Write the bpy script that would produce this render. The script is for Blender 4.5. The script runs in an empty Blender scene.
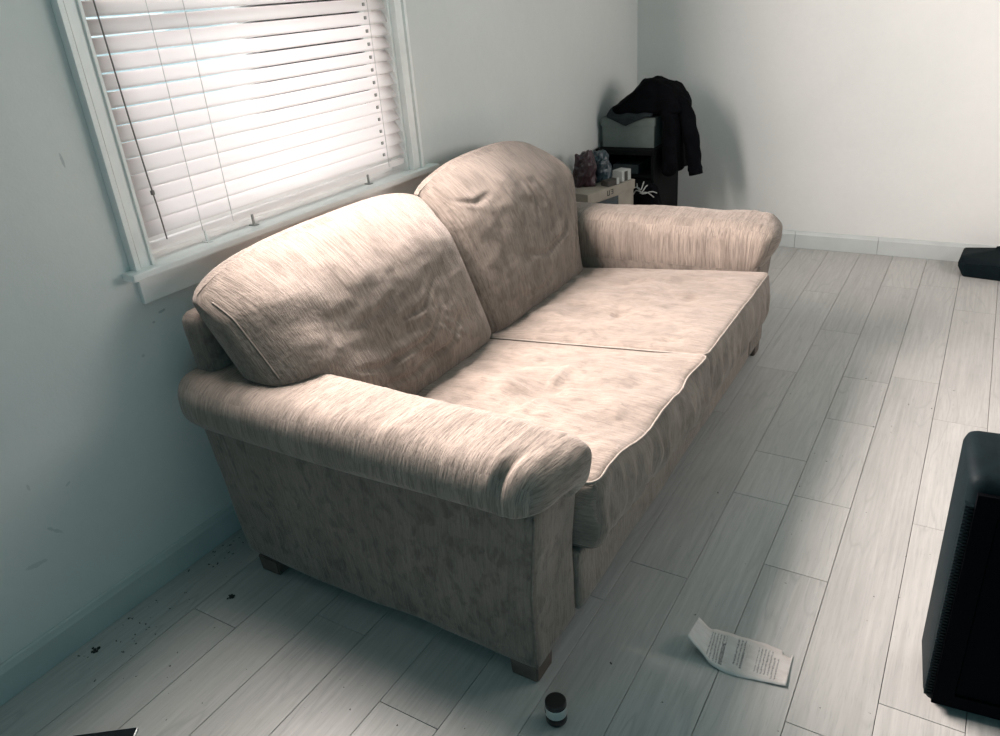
import bpy, bmesh, math, random
import numpy as np
from mathutils import Vector, Matrix, noise

# ------------------------------------------------------------------ camera, world, lights
SC = bpy.context.scene
COL = SC.collection
R = math.radians
PI = math.pi
random.seed(7)

cam_d = bpy.data.cameras.new('camera')
cam_d.sensor_fit = 'HORIZONTAL'
cam_d.sensor_width = 36.0
cam_d.lens = 770.56 / 1000 * 36.0
cam_d.clip_start = 0.05
cam = bpy.data.objects.new('camera', cam_d)
COL.objects.link(cam)
cam.location = (2.0911, 0.0, 1.6705)
cam.rotation_euler = (R(64.067), R(4.2986), R(30.8816))
SC.camera = cam

world = bpy.data.worlds.new('overcast_sky')
SC.world = world
world.use_nodes = True
bg = world.node_tree.nodes['Background']
bg.inputs['Color'].default_value = (0.66, 0.93, 1.0, 1)
bg.inputs['Strength'].default_value = 0.9

def area(name, loc, rot, sx, sy, power, color, spread=PI):
    d = bpy.data.lights.new(name, 'AREA')
    d.shape = 'RECTANGLE'
    d.size = sx
    d.size_y = sy
    d.energy = power
    d.color = color
    d.spread = spread
    o = bpy.data.objects.new(name, d)
    COL.objects.link(o)
    o.location = loc
    o.rotation_euler = rot
    return o

# daylight at the blinded window (outside the glass: makes the slats glow)
area('daylight_outside_blind', (-1.3, 1.99, 1.75), (0, R(-90), 0), 2.6, 3.2, 235, (1.0, 0.95, 0.94))
# daylight that the blind lets into the room
area('daylight_through_blind', (0.029, 1.99, 1.79), (0, R(-90), 0), 1.02, 1.28, 268, (1.0, 0.88, 0.83), R(172))
# daylight from the window in the right-hand wall
area('daylight_right_window', (3.77, 3.75, 1.60), (0, R(90), 0), 1.1, 1.8, 40, (1.0, 0.89, 0.85))
# added teal fill for the shadows, from an unseen opening behind the camera
area('teal_fill_behind_camera', (2.6, -1.17, 1.1), (R(90), 0, 0), 1.3, 1.9, 6.6, (0.03, 0.76, 1.0))

SC.view_settings.view_transform = 'Standard'
SC.view_settings.look = 'None'
SC.view_settings.gamma = 1.0
SC.view_settings.exposure = -0.12
SC.view_settings.use_curve_mapping = False
SC.cycles.use_denoising = True
SC.cycles.max_bounces = 10
SC.cycles.diffuse_bounces = 6
SC.cycles.sample_clamp_indirect = 6.0
SC.cycles.caustics_reflective = False
SC.cycles.caustics_refractive = False

# ------------------------------------------------------------------ node helpers
class NT:
    def __init__(self, name):
        self.m = bpy.data.materials.new(name)
        self.m.use_nodes = True
        self.t = self.m.node_tree
        self.b = self.t.nodes['Principled BSDF']
        self.out = self.t.nodes['Material Output']
    def n(self, typ, **kw):
        nd = self.t.nodes.new(typ)
        for k, v in kw.items():
            setattr(nd, k, v)
        return nd
    def link(self, a, b):
        self.t.links.new(a, b)
    def setin(self, sock, v):
        if hasattr(v, 'is_output') or isinstance(v, bpy.types.NodeSocket):
            self.link(v, sock)
        else:
            sock.default_value = v
    def math(self, op, a, b=0.0, c=None, clamp=False):
        nd = self.n('ShaderNodeMath', operation=op, use_clamp=clamp)
        self.setin(nd.inputs[0], a)
        self.setin(nd.inputs[1], b)
        if c is not None:
            self.setin(nd.inputs[2], c)
        return nd.outputs[0]
    def mapr(self, v, a, b, c=0.0, d=1.0, smooth=False):
        nd = self.n('ShaderNodeMapRange')
        if smooth:
            nd.interpolation_type = 'SMOOTHSTEP'
        self.setin(nd.inputs[0], v)
        for i, x in enumerate((a, b, c, d)):
            nd.inputs[i + 1].default_value = x
        return nd.outputs[0]
    def coord(self, which='Object'):
        return self.n('ShaderNodeTexCoord').outputs[which]
    def mapping(self, vec, scale=(1, 1, 1), loc=(0, 0, 0), rot=(0, 0, 0)):
        nd = self.n('ShaderNodeMapping')
        self.setin(nd.inputs['Vector'], vec)
        self.setin(nd.inputs['Location'], loc)
        nd.inputs['Rotation'].default_value = rot
        nd.inputs['Scale'].default_value = scale
        return nd.outputs[0]
    def noise(self, vec, scale=5.0, detail=4.0, rough=0.55, dist=0.0):
        nd = self.n('ShaderNodeTexNoise')
        self.setin(nd.inputs['Vector'], vec)
        nd.inputs['Scale'].default_value = scale
        nd.inputs['Detail'].default_value = detail
        nd.inputs['Roughness'].default_value = rough
        nd.inputs['Distortion'].default_value = dist
        return nd.outputs['Fac']
    def mix(self, f, a, b, mode='MIX'):
        nd = self.n('ShaderNodeMix', data_type='RGBA', blend_type=mode)
        self.setin(nd.inputs['Factor'], f)
        self.setin(nd.inputs[6], a)
        self.setin(nd.inputs[7], b)
        return nd.outputs[2]
    def bump(self, h, strength=0.3, dist=0.01, normal=None):
        nd = self.n('ShaderNodeBump')
        nd.inputs['Strength'].default_value = strength
        nd.inputs['Distance'].default_value = dist
        self.link(h, nd.inputs['Height'])
        if normal is not None:
            self.link(normal, nd.inputs['Normal'])
        return nd.outputs[0]
    def p(self, **kw):
        for k, v in kw.items():
            self.setin(self.b.inputs[k.replace('_', ' ')], v)

def c4(r, g, b):
    return (r, g, b, 1.0)

def simple(name, col, rough=0.6, var=0.15, scale=14.0, bump=0.0, metallic=0.0, spec=0.5):
    m = NT(name)
    co = m.coord()
    f = m.noise(co, scale, 4)
    dark = tuple(x * (1 - var) for x in col) + (1,)
    lite = tuple(min(1, x * (1 + var)) for x in col) + (1,)
    m.p(Base_Color=m.mix(m.mapr(f, 0.3, 0.7), dark, lite), Roughness=rough, Metallic=metallic)
    m.b.inputs['Specular IOR Level'].default_value = spec
    if bump:
        m.p(Normal=m.bump(m.noise(co, scale * 8, 3), bump, 0.004))
    return m.m

M = {}

# painted plaster; scuffs = list of (axis1, axis2, half-length, half-height, angle, strength)
def wall_mat(name, ax, scuffs):
    m = NT(name)
    co = m.coord()
    big = m.noise(co, 1.3, 3)
    fine = m.noise(co, 26, 5, 0.6)
    col = m.mix(m.mapr(big, 0.3, 0.7), c4(0.655, 0.665, 0.645), c4(0.715, 0.72, 0.70))
    col = m.mix(m.mapr(fine, 0.35, 0.75, 0.0, 0.10), col, c4(0.48, 0.53, 0.53))
    sep = m.n('ShaderNodeSeparateXYZ')
    m.link(co, sep.inputs[0])
    a, z = sep.outputs[ax], sep.outputs[2]
    for (pa, pz, hl, hh, ang, st) in scuffs:
        da = m.math('SUBTRACT', a, pa)
        dz = m.math('SUBTRACT', z, pz)
        ca, sa = math.cos(ang), math.sin(ang)
        e1 = m.math('DIVIDE', m.math('ADD', m.math('MULTIPLY', da, ca), m.math('MULTIPLY', dz, sa)), hl)
        e2 = m.math('DIVIDE', m.math('ADD', m.math('MULTIPLY', da, -sa), m.math('MULTIPLY', dz, ca)), hh)
        r2 = m.math('ADD', m.math('MULTIPLY', e1, e1), m.math('MULTIPLY', e2, e2))
        wob = m.math('ADD', r2, m.mapr(m.noise(co, 60, 3), 0.3, 0.7, -0.5, 0.5))
        f = m.mapr(wob, 0.4, 1.1, st, 0.0, True)
        col = m.mix(f, col, c4(0.26, 0.30, 0.31))
    m.p(Base_Color=col, Roughness=0.62)
    m.b.inputs['Specular IOR Level'].default_value = 0.35
    h = m.math('ADD', m.math('MULTIPLY', m.noise(co, 9, 4), 1.0), m.math('MULTIPLY', m.noise(co, 120, 3), 0.25))
    m.p(Normal=m.bump(h, 0.22, 0.006))
    return m.m

M['wall_left'] = wall_mat('wall_paint_left', 1, [
    (0.822, 0.389, 0.026, 0.006, -0.85, 0.32), (0.745, 0.322, 0.034, 0.008, -0.15, 0.28),
    (1.177, 1.36, 0.004, 0.020, 0.1, 0.5), (1.335, 0.868, 0.014, 0.005, 0.1, 0.6),
    (1.30, 0.845, 0.006, 0.004, 0, 0.5), (0.80, 0.55, 0.004, 0.012, 0.0, 0.35),
    (0.90, 0.50, 0.010, 0.004, 0.5, 0.3), (1.235, 0.76, 0.006, 0.005, 0, 0.35)])
M['wall_far'] = wall_mat('wall_paint_far', 0, [])
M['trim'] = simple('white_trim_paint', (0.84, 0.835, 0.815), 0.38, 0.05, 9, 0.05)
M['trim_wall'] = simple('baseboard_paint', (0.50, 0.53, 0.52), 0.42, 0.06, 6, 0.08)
M['dim_wall'] = simple('deep_teal_low_bounce', (0.03, 0.07, 0.08), 0.8, 0.05, 3)  # unseen walls, made dark to cut the light they bounce
M['ceiling'] = simple('ceiling_low_bounce', (0.10, 0.15, 0.155), 0.8, 0.03, 3)  # dark so that the unseen ceiling bounces less light

# wood-look laminate
def plank_mat():
    m = NT('grey_oak_laminate')
    oi = m.n('ShaderNodeObjectInfo')
    rnd = oi.outputs['Random']
    co = m.coord()
    off = m.n('ShaderNodeCombineXYZ')
    m.link(m.math('MULTIPLY', rnd, 37.0), off.inputs[0])
    m.link(m.math('MULTIPLY', rnd, 91.0), off.inputs[1])
    v = m.n('ShaderNodeVectorMath', operation='ADD')
    m.link(co, v.inputs[0])
    m.link(off.outputs[0], v.inputs[1])
    vec = v.outputs[0]
    # cathedral figure: rings cut along the board
    warp = m.noise(m.mapping(vec, (6.5, 0.8, 1)), 1.0, 2.5, 0.45)
    ring = m.math('MULTIPLY', warp, 36.0)
    ring = m.math('ABSOLUTE', m.math('SINE', ring))
    ringl = m.mapr(ring, 0.0, 0.35, 1.0, 0.0)
    streak = m.noise(m.mapping(vec, (70, 2.6, 1)), 1.0, 5, 0.62)
    pores = m.noise(m.mapping(vec, (260, 14, 1)), 1.0, 3, 0.6)
    big = m.noise(m.mapping(vec, (4, 1.2, 1)), 1.0, 3)
    base = m.mix(m.mapr(streak, 0.3, 0.7), c4(0.355, 0.35, 0.335), c4(0.505, 0.495, 0.475))
    base = m.mix(m.mapr(big, 0.3, 0.7, 0.0, 0.55), base, c4(0.53, 0.515, 0.49))
    figm = m.math('MULTIPLY', ringl, m.mapr(m.noise(m.mapping(vec, (6, 1.5, 1)), 1.0, 2), 0.42, 0.62))
    base = m.mix(m.math('MULTIPLY', figm, 0.46), base, c4(0.30, 0.30, 0.29))
    base = m.mix(m.mapr(pores, 0.55, 0.72, 0.0, 0.42), base, c4(0.27, 0.28, 0.28))
    # grime and little dark spots
    dirt = m.noise(co, 38, 4, 0.7)
    base = m.mix(m.mapr(dirt, 0.66, 0.78, 0.0, 0.55), base, c4(0.20, 0.21, 0.22))
    shade = m.mapr(rnd, 0, 1, 0.95, 1.04)
    hs = m.n('ShaderNodeHueSaturation')
    m.link(base, hs.inputs['Color'])
    m.link(shade, hs.inputs['Value'])
    m.p(Base_Color=hs.outputs[0], Roughness=m.mapr(big, 0.3, 0.7, 0.34, 0.50))
    m.b.inputs['Specular IOR Level'].default_value = 0.45
    m.p(Normal=m.bump(m.math('ADD', streak, m.math('MULTIPLY', pores, 0.6)), 0.10, 0.002))
    return m.m
M['plank'] = plank_mat()
M['subfloor'] = simple('dark_floor_joint', (0.045, 0.05, 0.05), 0.8)

# worn chenille; uses UV in metres, nap runs along V
def fabric(name, nap=1.0, tone=1.0, blotch=0.5):
    m = NT(name)
    uv = m.n('ShaderNodeUVMap').outputs[0]
    co = m.coord()
    s1 = m.noise(m.mapping(uv, (330, 26, 1)), 1.0, 4, 0.65)
    s2 = m.noise(m.mapping(uv, (110, 7, 1)), 1.0, 4, 0.6)
    b1 = m.noise(m.mapping(uv, (9, 4, 1)), 1.0, 5, 0.62, 0.6)
    b2 = m.noise(m.mapping(uv, (26, 17, 1)), 1.0, 4, 0.6, 0.5)
    lite = c4(0.60 * tone, 0.495 * tone, 0.42 * tone)
    mid = c4(0.415 * tone, 0.347 * tone, 0.298 * tone)
    dark = c4(0.215 * tone, 0.175 * tone, 0.148 * tone)
    col = m.mix(m.mapr(b1, 0.32, 0.68), mid, lite)
    col = m.mix(m.mapr(b2, 0.50, 0.64, 0.0, blotch), col, dark)
    col = m.mix(m.mapr(s2, 0.47, 0.66, 0.0, 0.55 * nap), col, dark)
    col = m.mix(m.mapr(s1, 0.49, 0.66, 0.0, 0.70 * nap), col, c4(0.17 * tone, 0.14 * tone, 0.12 * tone))
    m.p(Base_Color=col, Roughness=0.92)
    m.b.inputs['Specular IOR Level'].default_value = 0.12
    m.b.inputs['Sheen Weight'].default_value = 0.35
    m.b.inputs['Sheen Roughness'].default_value = 0.45
    m.b.inputs['Sheen Tint'].default_value = c4(1.0, 0.90, 0.84)
    h = m.math('ADD', m.math('MULTIPLY', s1, 0.7), m.math('ADD', s2, m.math('MULTIPLY', b2, 0.8)))
    m.p(Normal=m.bump(h, 0.6, 0.006))
    return m.m
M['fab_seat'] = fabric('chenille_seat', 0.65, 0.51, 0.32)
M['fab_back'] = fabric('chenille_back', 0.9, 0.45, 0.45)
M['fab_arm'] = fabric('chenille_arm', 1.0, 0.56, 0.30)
M['fab_side_shaded'] = fabric('chenille_side_shaded', 0.5, 0.42, 0.62)  # same chenille toned darker, side shade put into the colour
M['piping'] = simple('pale_piping', (0.27, 0.235, 0.205), 0.85, 0.15, 60)
M['fab_seam'] = simple('chenille_seam', (0.165, 0.138, 0.118), 0.9, 0.2, 60)
M['foot'] = simple('brown_wood_foot', (0.115, 0.085, 0.07), 0.6, 0.25, 20)
M['under'] = simple('black_dust_cloth', (0.02, 0.02, 0.02), 0.9)

# blind slat: white faux wood that daylight shines through
def slat_mat():
    m = NT('white_blind_slat')
    co = m.coord()
    f = m.noise(m.mapping(co, (30, 1.5, 30)), 1.0, 3)
    col = m.mix(m.mapr(f, 0.3, 0.7), c4(0.80, 0.77, 0.76), c4(0.88, 0.85, 0.84))
    m.p(Base_Color=col, Roughness=0.45)
    tr = m.n('ShaderNodeBsdfTranslucent')
    tr.inputs['Color'].default_value = c4(0.95, 0.90, 0.89)
    mx = m.n('ShaderNodeMixShader')
    mx.inputs[0].default_value = 0.55
    m.link(m.b.outputs[0], mx.inputs[1])
    m.link(tr.outputs[0], mx.inputs[2])
    m.link(mx.outputs[0], m.out.inputs[0])
    return m.m
M['slat'] = slat_mat()
M['cord'] = simple('white_cord', (0.55, 0.54, 0.53), 0.8)
M['wand'] = simple('dark_wand', (0.16, 0.14, 0.13), 0.4)
M['clip'] = simple('grey_clip', (0.32, 0.31, 0.29), 0.4)

def glass_mat():
    m = NT('window_glass')
    gl = m.n('ShaderNodeBsdfGlossy')
    gl.inputs['Roughness'].default_value = 0.05
    tp = m.n('ShaderNodeBsdfTransparent')
    tp.inputs['Color'].default_value = c4(0.96, 0.98, 0.98)
    fr = m.n('ShaderNodeFresnel')
    mx = m.n('ShaderNodeMixShader')
    m.link(fr.outputs[0], mx.inputs[0])
    m.link(tp.outputs[0], mx.inputs[1])
    m.link(gl.outputs[0], mx.inputs[2])
    m.link(mx.outputs[0], m.out.inputs[0])
    return m.m
M['glass'] = glass_mat()

M['black_plastic'] = simple('black_moulded_plastic', (0.003, 0.008, 0.010), 0.6, 0.2, 40, 0.15, spec=0.10)
M['grille'] = simple('black_grille', (0.0015, 0.002, 0.003), 0.9, 0.3, 300, 0.3, spec=0.04)
M['black_cloth'] = simple('black_cloth', (0.0035, 0.0038, 0.005), 0.95, 0.4, 18, 0.3, spec=0.05)
M['grey_cloth'] = simple('grey_cloth', (0.022, 0.028, 0.031), 0.95, 0.3, 18, 0.3, spec=0.2)
M['black_wood'] = simple('black_cabinet', (0.003, 0.0035, 0.004), 0.85, 0.3, 12, spec=0.15)
M['grey_card'] = simple('grey_card', (0.15, 0.175, 0.160), 0.8, 0.12, 10)
M['pale_card'] = simple('pale_carton', (0.30, 0.265, 0.22), 0.8, 0.12, 10)
M['dark_panel'] = simple('dark_teal_panel', (0.03, 0.042, 0.046), 0.6, 0.3, 16)
M['red_bag'] = simple('maroon_plastic_bag', (0.035, 0.015, 0.02), 0.35, 0.4, 12, 0.4)
M['blue_bag'] = simple('slate_blue_plastic_bag', (0.028, 0.045, 0.055), 0.3, 0.5, 14, 0.4)
M['white_card'] = simple('off_white_card', (0.40, 0.41, 0.39), 0.7, 0.08, 20)
M['book'] = simple('slate_book_cover', (0.03, 0.042, 0.045), 0.6, 0.15, 20)
M['ink'] = simple('black_ink', (0.04, 0.035, 0.03), 0.7)
M['lid'] = simple('black_lid', (0.008, 0.006, 0.008), 0.45, 0.2, 60)
M['jar'] = simple('black_jar_glass', (0.015, 0.008, 0.008), 0.25, 0.3, 60)
M['screen'] = simple('black_glass_screen', (0.008, 0.009, 0.012), 0.2, 0.2, 30)
M['edge'] = simple('silver_edge', (0.55, 0.57, 0.57), 0.35, 0.1, 30, metallic=0.3)
M['debris'] = simple('dark_crumbs', (0.035, 0.030, 0.028), 0.9, 0.5, 200)

# ------------------------------------------------------------------ mesh helpers
def link(name, me, mat=None, parent=None):
    o = bpy.data.objects.new(name, me)
    COL.objects.link(o)
    if mat is not None and len(me.materials) == 0:
        me.materials.append(mat)
    if parent is not None:
        o.parent = parent
    return o

def thing(name, label, cat, loc=(0, 0, 0), rz=0.0, group=None):
    o = bpy.data.objects.new(name, None)
    COL.objects.link(o)
    o.empty_display_size = 0.1
    o.location = loc
    o.rotation_euler = (0, 0, rz)
    tag(o, label, cat, group)
    return o

def tag(o, label=None, cat=None, group=None, kind=None):
    if label: o['label'] = label
    if cat: o['category'] = cat
    if group: o['group'] = group
    if kind: o['kind'] = kind
    return o

def struct(name, label, loc=(0, 0, 0)):
    o = bpy.data.objects.new(name, None)
    COL.objects.link(o)
    o.location = loc
    o['label'] = label
    o['kind'] = 'structure'
    return o

def bm_box(bm, lo, hi, mat4=None):
    vs = [bm.verts.new(Vector((x, y, z))) for x in (lo[0], hi[0]) for y in (lo[1], hi[1]) for z in (lo[2], hi[2])]
    if mat4 is not None:
        for v in vs:
            v.co = mat4 @ v.co
    f = [(0, 1, 3, 2), (4, 6, 7, 5), (0, 4, 5, 1), (2, 3, 7, 6), (0, 2, 6, 4), (1, 5, 7, 3)]
    return [bm.faces.new([vs[i] for i in q]) for q in f]

def finish(bm, name, smooth=False):
    bmesh.ops.recalc_face_normals(bm, faces=bm.faces)
    me = bpy.data.meshes.new(name)
    bm.to_mesh(me)
    bm.free()
    if smooth:
        for p in me.polygons:
            p.use_smooth = True
    return me

def box_obj(name, lo, hi, mat, parent=None, bevel=0.0, seg=2, mat4=None):
    bm = bmesh.new()
    bm_box(bm, lo, hi)
    if bevel:
        bmesh.ops.bevel(bm, geom=bm.edges[:], offset=bevel, segments=seg, affect='EDGES', profile=0.6)
    if mat4 is not None:
        bmesh.ops.transform(bm, matrix=mat4, verts=bm.verts[:])
    return link(name, finish(bm, name, False), mat, parent)

def boxes_obj(name, boxes, mat, parent=None, bevel=0.0):
    bm = bmesh.new()
    for lo, hi in boxes:
        b2 = bmesh.new()
        bm_box(b2, lo, hi)
        if bevel:
            bmesh.ops.bevel(b2, geom=b2.edges[:], offset=bevel, segments=2, affect='EDGES', profile=0.6)
        me = bpy.data.meshes.new('tmp')
        b2.to_mesh(me); b2.free()
        bm.from_mesh(me)
        bpy.data.meshes.remove(me)
    return link(name, finish(bm, name), mat, parent)

def tube_mesh(name, pts, rad, sides=8, closed=False, caps=True):
    pts = [Vector(p) for p in pts]
    n = len(pts)
    rads = rad if isinstance(rad, (list, tuple)) else [rad] * n
    verts, faces = [], []
    up = Vector((0.13, 0.21, 1)).normalized()
    prev = None
    for i, p in enumerate(pts):
        a = pts[(i - 1) % n] if (closed or i > 0) else p
        b = pts[(i + 1) % n] if (closed or i < n - 1) else p
        t = (b - a)
        t = t.normalized() if t.length > 1e-9 else Vector((0, 0, 1))
        if prev is None:
            s = t.cross(up)
            if s.length < 1e-3: s = t.cross(Vector((1, 0, 0)))
        else:
            s = prev - t * prev.dot(t)
        s.normalize(); prev = s
        w = t.cross(s)
        for k in range(sides):
            an = 2 * PI * k / sides
            verts.append(p + (s * math.cos(an) + w * math.sin(an)) * rads[i])
    m = n if closed else n - 1
    for i in range(m):
        for k in range(sides):
            a, b = i * sides + k, i * sides + (k + 1) % sides
            j = ((i + 1) % n) * sides
            faces.append((a, b, j + (k + 1) % sides, j + k))
    if caps and not closed:
        faces.append(tuple(range(sides - 1, -1, -1)))
        faces.append(tuple((n - 1) * sides + k for k in range(sides)))
    me = bpy.data.meshes.new(name)
    me.from_pydata([tuple(v) for v in verts], [], faces)
    for p in me.polygons: p.use_smooth = True
    return me

def tube_obj(name, pts, rad, mat, parent=None, sides=8, closed=False):
    return link(name, tube_mesh(name, pts, rad, sides, closed), mat, parent)

def lathe_mesh(name, prof, seg=32):
    verts, faces = [], []
    for r, z in prof:
        for k in range(seg):
            a = 2 * PI * k / seg
            verts.append((r * math.cos(a), r * math.sin(a), z))
    for i in range(len(prof) - 1):
        for k in range(seg):
            k2 = (k + 1) % seg
            faces.append((i * seg + k, i * seg + k2, (i + 1) * seg + k2, (i + 1) * seg + k))
    faces.append(tuple(range(seg - 1, -1, -1)))
    faces.append(tuple((len(prof) - 1) * seg + k for k in range(seg)))
    me = bpy.data.meshes.new(name)
    me.from_pydata(verts, [], faces)
    for p in me.polygons: p.use_smooth = len(p.vertices) == 4
    return me

# subdivided box surface in [-1,1]^3: verts (N,3), quads
def cube_grid(nu, nv, nw, cl=0.45):
    def sp(n):
        t = np.linspace(-1, 1, n + 1)
        return (1 - cl) * t + cl * np.sin(t * PI / 2)
    U, V, W = sp(nu), sp(nv), sp(nw)
    idx, verts, faces = {}, [], []
    def g(i, j, k):
        key = (i, j, k)
        if key not in idx:
            idx[key] = len(verts)
            verts.append((U[i], V[j], W[k]))
        return idx[key]
    for i in range(nu):
        for j in range(nv):
            faces.append(('w', (g(i, j, nw), g(i + 1, j, nw), g(i + 1, j + 1, nw), g(i, j + 1, nw))))
            faces.append(('w', (g(i, j, 0), g(i, j + 1, 0), g(i + 1, j + 1, 0), g(i + 1, j, 0))))
    for i in range(nu):
        for k in range(nw):
            faces.append(('v', (g(i, 0, k), g(i + 1, 0, k), g(i + 1, 0, k + 1), g(i, 0, k + 1))))
            faces.append(('v', (g(i, nv, k), g(i, nv, k + 1), g(i + 1, nv, k + 1), g(i + 1, nv, k))))
    for j in range(nv):
        for k in range(nw):
            faces.append(('u', (g(0, j, k), g(0, j, k + 1), g(0, j + 1, k + 1), g(0, j + 1, k))))
            faces.append(('u', (g(nu, j, k), g(nu, j + 1, k), g(nu, j + 1, k + 1), g(nu, j, k + 1))))
    return np.array(verts), faces

def rounded(q, ext, r):
    e = np.array(ext)
    p = q * e
    inner = np.clip(p, -(e - r), e - r)
    d = p - inner
    L = np.linalg.norm(d, axis=1, keepdims=True)
    L[L < 1e-9] = 1
    return inner + d / L * r

def fbm(P, scale, octv=3, seed=0.0):
    out = np.empty(len(P))
    for i, p in enumerate(P):
        out[i] = noise.fractal(Vector((p[0] * scale[0] + seed, p[1] * scale[1] + seed * 1.7, p[2] * scale[2] - seed)), 1.0, 2.0, octv)
    return out

def sstep(x, a, b):
    t = np.clip((x - a) / (b - a), 0, 1)
    return t * t * (3 - 2 * t)

def soft_obj(name, q, faces, rest, world, mat, parent, flip=False, uvrot=False):
    me = bpy.data.meshes.new(name)
    fl = [f[1][::-1] if flip else f[1] for f in faces]
    me.from_pydata([tuple(v) for v in world], [], fl)
    uvl = me.uv_layers.new(name='UVMap')
    li = 0
    for (ax, _), f in zip(faces, fl):
        for vi in f:
            r = rest[vi]
            if ax == 'w': uv = (r[0], r[1])
            elif ax == 'v': uv = (r[0], r[2] + 1.37)
            else: uv = (r[2] + 2.11, r[1])
            uvl.data[li].uv = (uv[1], uv[0]) if uvrot else uv
            li += 1
    for p in me.polygons: p.use_smooth = True
    return link(name, me, mat, parent)

# ------------------------------------------------------------------ the setting
ROOM_Y0, ROOM_Y1, ROOM_X1, ROOM_H = -1.2, 5.2313, 3.8, 2.6
PW = 0.19
X0 = 7.036 * PW - 7 * PW            # first plank edge beside the left wall

floor = struct('floor', 'worn grey wood-look laminate plank floor')
box_obj('underlay', (-0.02, ROOM_Y0, -0.06), (ROOM_X1, ROOM_Y1, -0.0125), M['subfloor'], floor)
# measured end joints, in plank widths along the room, per row (row n lies between plank lines n and n+1)
joints = {-6: [5.437], -4: [6.26], -2: [5.39], 0: [9.646, 17.75, 23.4], 1: [12.3, 13.906, 20.6], 2: [10.53, 12.664, 15.80, 17.95, 24.5],
          3: [18.35, 7.6], 4: [8.44, 12.66, 16.61], -1: [8.6], -3: [9.2], -5: [9.9], -7: [7.3], 5: [10.9, 14.9], 6: [9.3, 17.2]}
rj = random.Random(3)
for row in range(-8, 13):
    xa = X0 + (row + 7) * PW
    xb = xa + PW
    xa, xb = max(xa, 0.0), min(xb, ROOM_X1)
    if xb - xa < 0.003:
        continue
    js = sorted(j * PW for j in joints.get(row, []))
    lo = js[0] if js else 1.0 + rj.random() * 1.2
    hi = js[-1] if js else lo
    if not js: js = [lo]
    while lo - 1.25 > ROOM_Y0 + 0.1:
        lo -= 1.25; js.insert(0, lo)
    while hi + 1.25 < ROOM_Y1 - 0.1:
        hi += 1.25; js.append(hi)
    ys = [ROOM_Y0] + js + [ROOM_Y1]
    for a, b in zip(ys[:-1], ys[1:]):
        g = 0.0008
        cx, cy = (xa + xb) / 2, (a + b) / 2
        o = box_obj('plank', (xa + g - cx, a + g - cy, -0.012), (xb - g - cx, b - g - cy, 0.0), M['plank'], floor, 0.0008, 1)
        o.location = (cx, cy, 0)

# window opening in the left wall
WY0, WY1, WZ0, WZ1 = 1.342, 2.646, 1.000, 2.325
def wall_obj(name, boxes, mat, label):
    o = boxes_obj(name, boxes, mat)
    return tag(o, label, kind='structure')
T = 0.16
wall_obj('wall_left', [((-T, ROOM_Y0 - T, 0), (0, WY0, ROOM_H)), ((-T, WY1, 0), (0, ROOM_Y1 + T, ROOM_H)),
                       ((-T, WY0, 0), (0, WY1, WZ0)), ((-T, WY0, WZ1), (0, WY1, ROOM_H))], M['wall_left'],
         'scuffed pale painted wall with the blinded window')
wall_obj('wall_far', [((0, ROOM_Y1, 0), (ROOM_X1 + T, ROOM_Y1 + T, ROOM_H))], M['wall_far'], 'plain pale painted wall behind the jacket')
RW = (2.85, 4.65, 1.05, 2.15)
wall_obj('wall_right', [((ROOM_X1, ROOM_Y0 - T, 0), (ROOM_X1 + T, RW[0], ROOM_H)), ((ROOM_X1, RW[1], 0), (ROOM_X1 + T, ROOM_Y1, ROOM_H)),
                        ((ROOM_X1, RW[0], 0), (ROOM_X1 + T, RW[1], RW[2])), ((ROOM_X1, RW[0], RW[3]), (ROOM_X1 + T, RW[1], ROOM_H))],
         M['dim_wall'], 'unseen wall opposite the blinded window, darkened teal to cut bounce')
BD = (1.95, 3.25, 2.05)  # opening added behind the camera for the teal fill lamp
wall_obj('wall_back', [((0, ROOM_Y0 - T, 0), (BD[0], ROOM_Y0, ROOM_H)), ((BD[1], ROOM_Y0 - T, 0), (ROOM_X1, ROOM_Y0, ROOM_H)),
                       ((BD[0], ROOM_Y0 - T, BD[2]), (BD[1], ROOM_Y0, ROOM_H))], M['dim_wall'], 'unseen back wall, darkened to cut bounce, with an opening added for teal fill')
wall_obj('ceiling', [((-T, ROOM_Y0 - T, ROOM_H), (ROOM_X1 + T, ROOM_Y1 + T, ROOM_H + 0.1))], M['ceiling'], 'plain unseen ceiling, darkened to cut bounce')

# baseboards
def profile_board(name, p0, p1, nrm, h, t, mat, parent=None):
    # extruded skirting profile with a sloped top edge
    p0, p1, nrm = Vector(p0), Vector(p1), Vector(nrm)
    prof = [(0, 0), (t, 0), (t, h * 0.80), (t * 0.80, h * 0.86), (t * 0.55, h * 0.97), (t * 0.3, h), (0, h)]
    verts, faces = [], []
    for p in (p0, p1):
        for d, z in prof:
            verts.append(tuple(p + nrm * d + Vector((0, 0, z))))
    n = len(prof)
    for i in range(n):
        j = (i + 1) % n
        faces.append((i, j, n + j, n + i))
    faces += [tuple(range(n - 1, -1, -1)), tuple(range(n, 2 * n))]
    bm = bmesh.new()
    me = bpy.data.meshes.new(name)
    me.from_pydata(verts, [], faces)
    bm.from_mesh(me); bpy.data.meshes.remove(me)
    return link(name, finish(bm, name), mat, parent)

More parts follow.
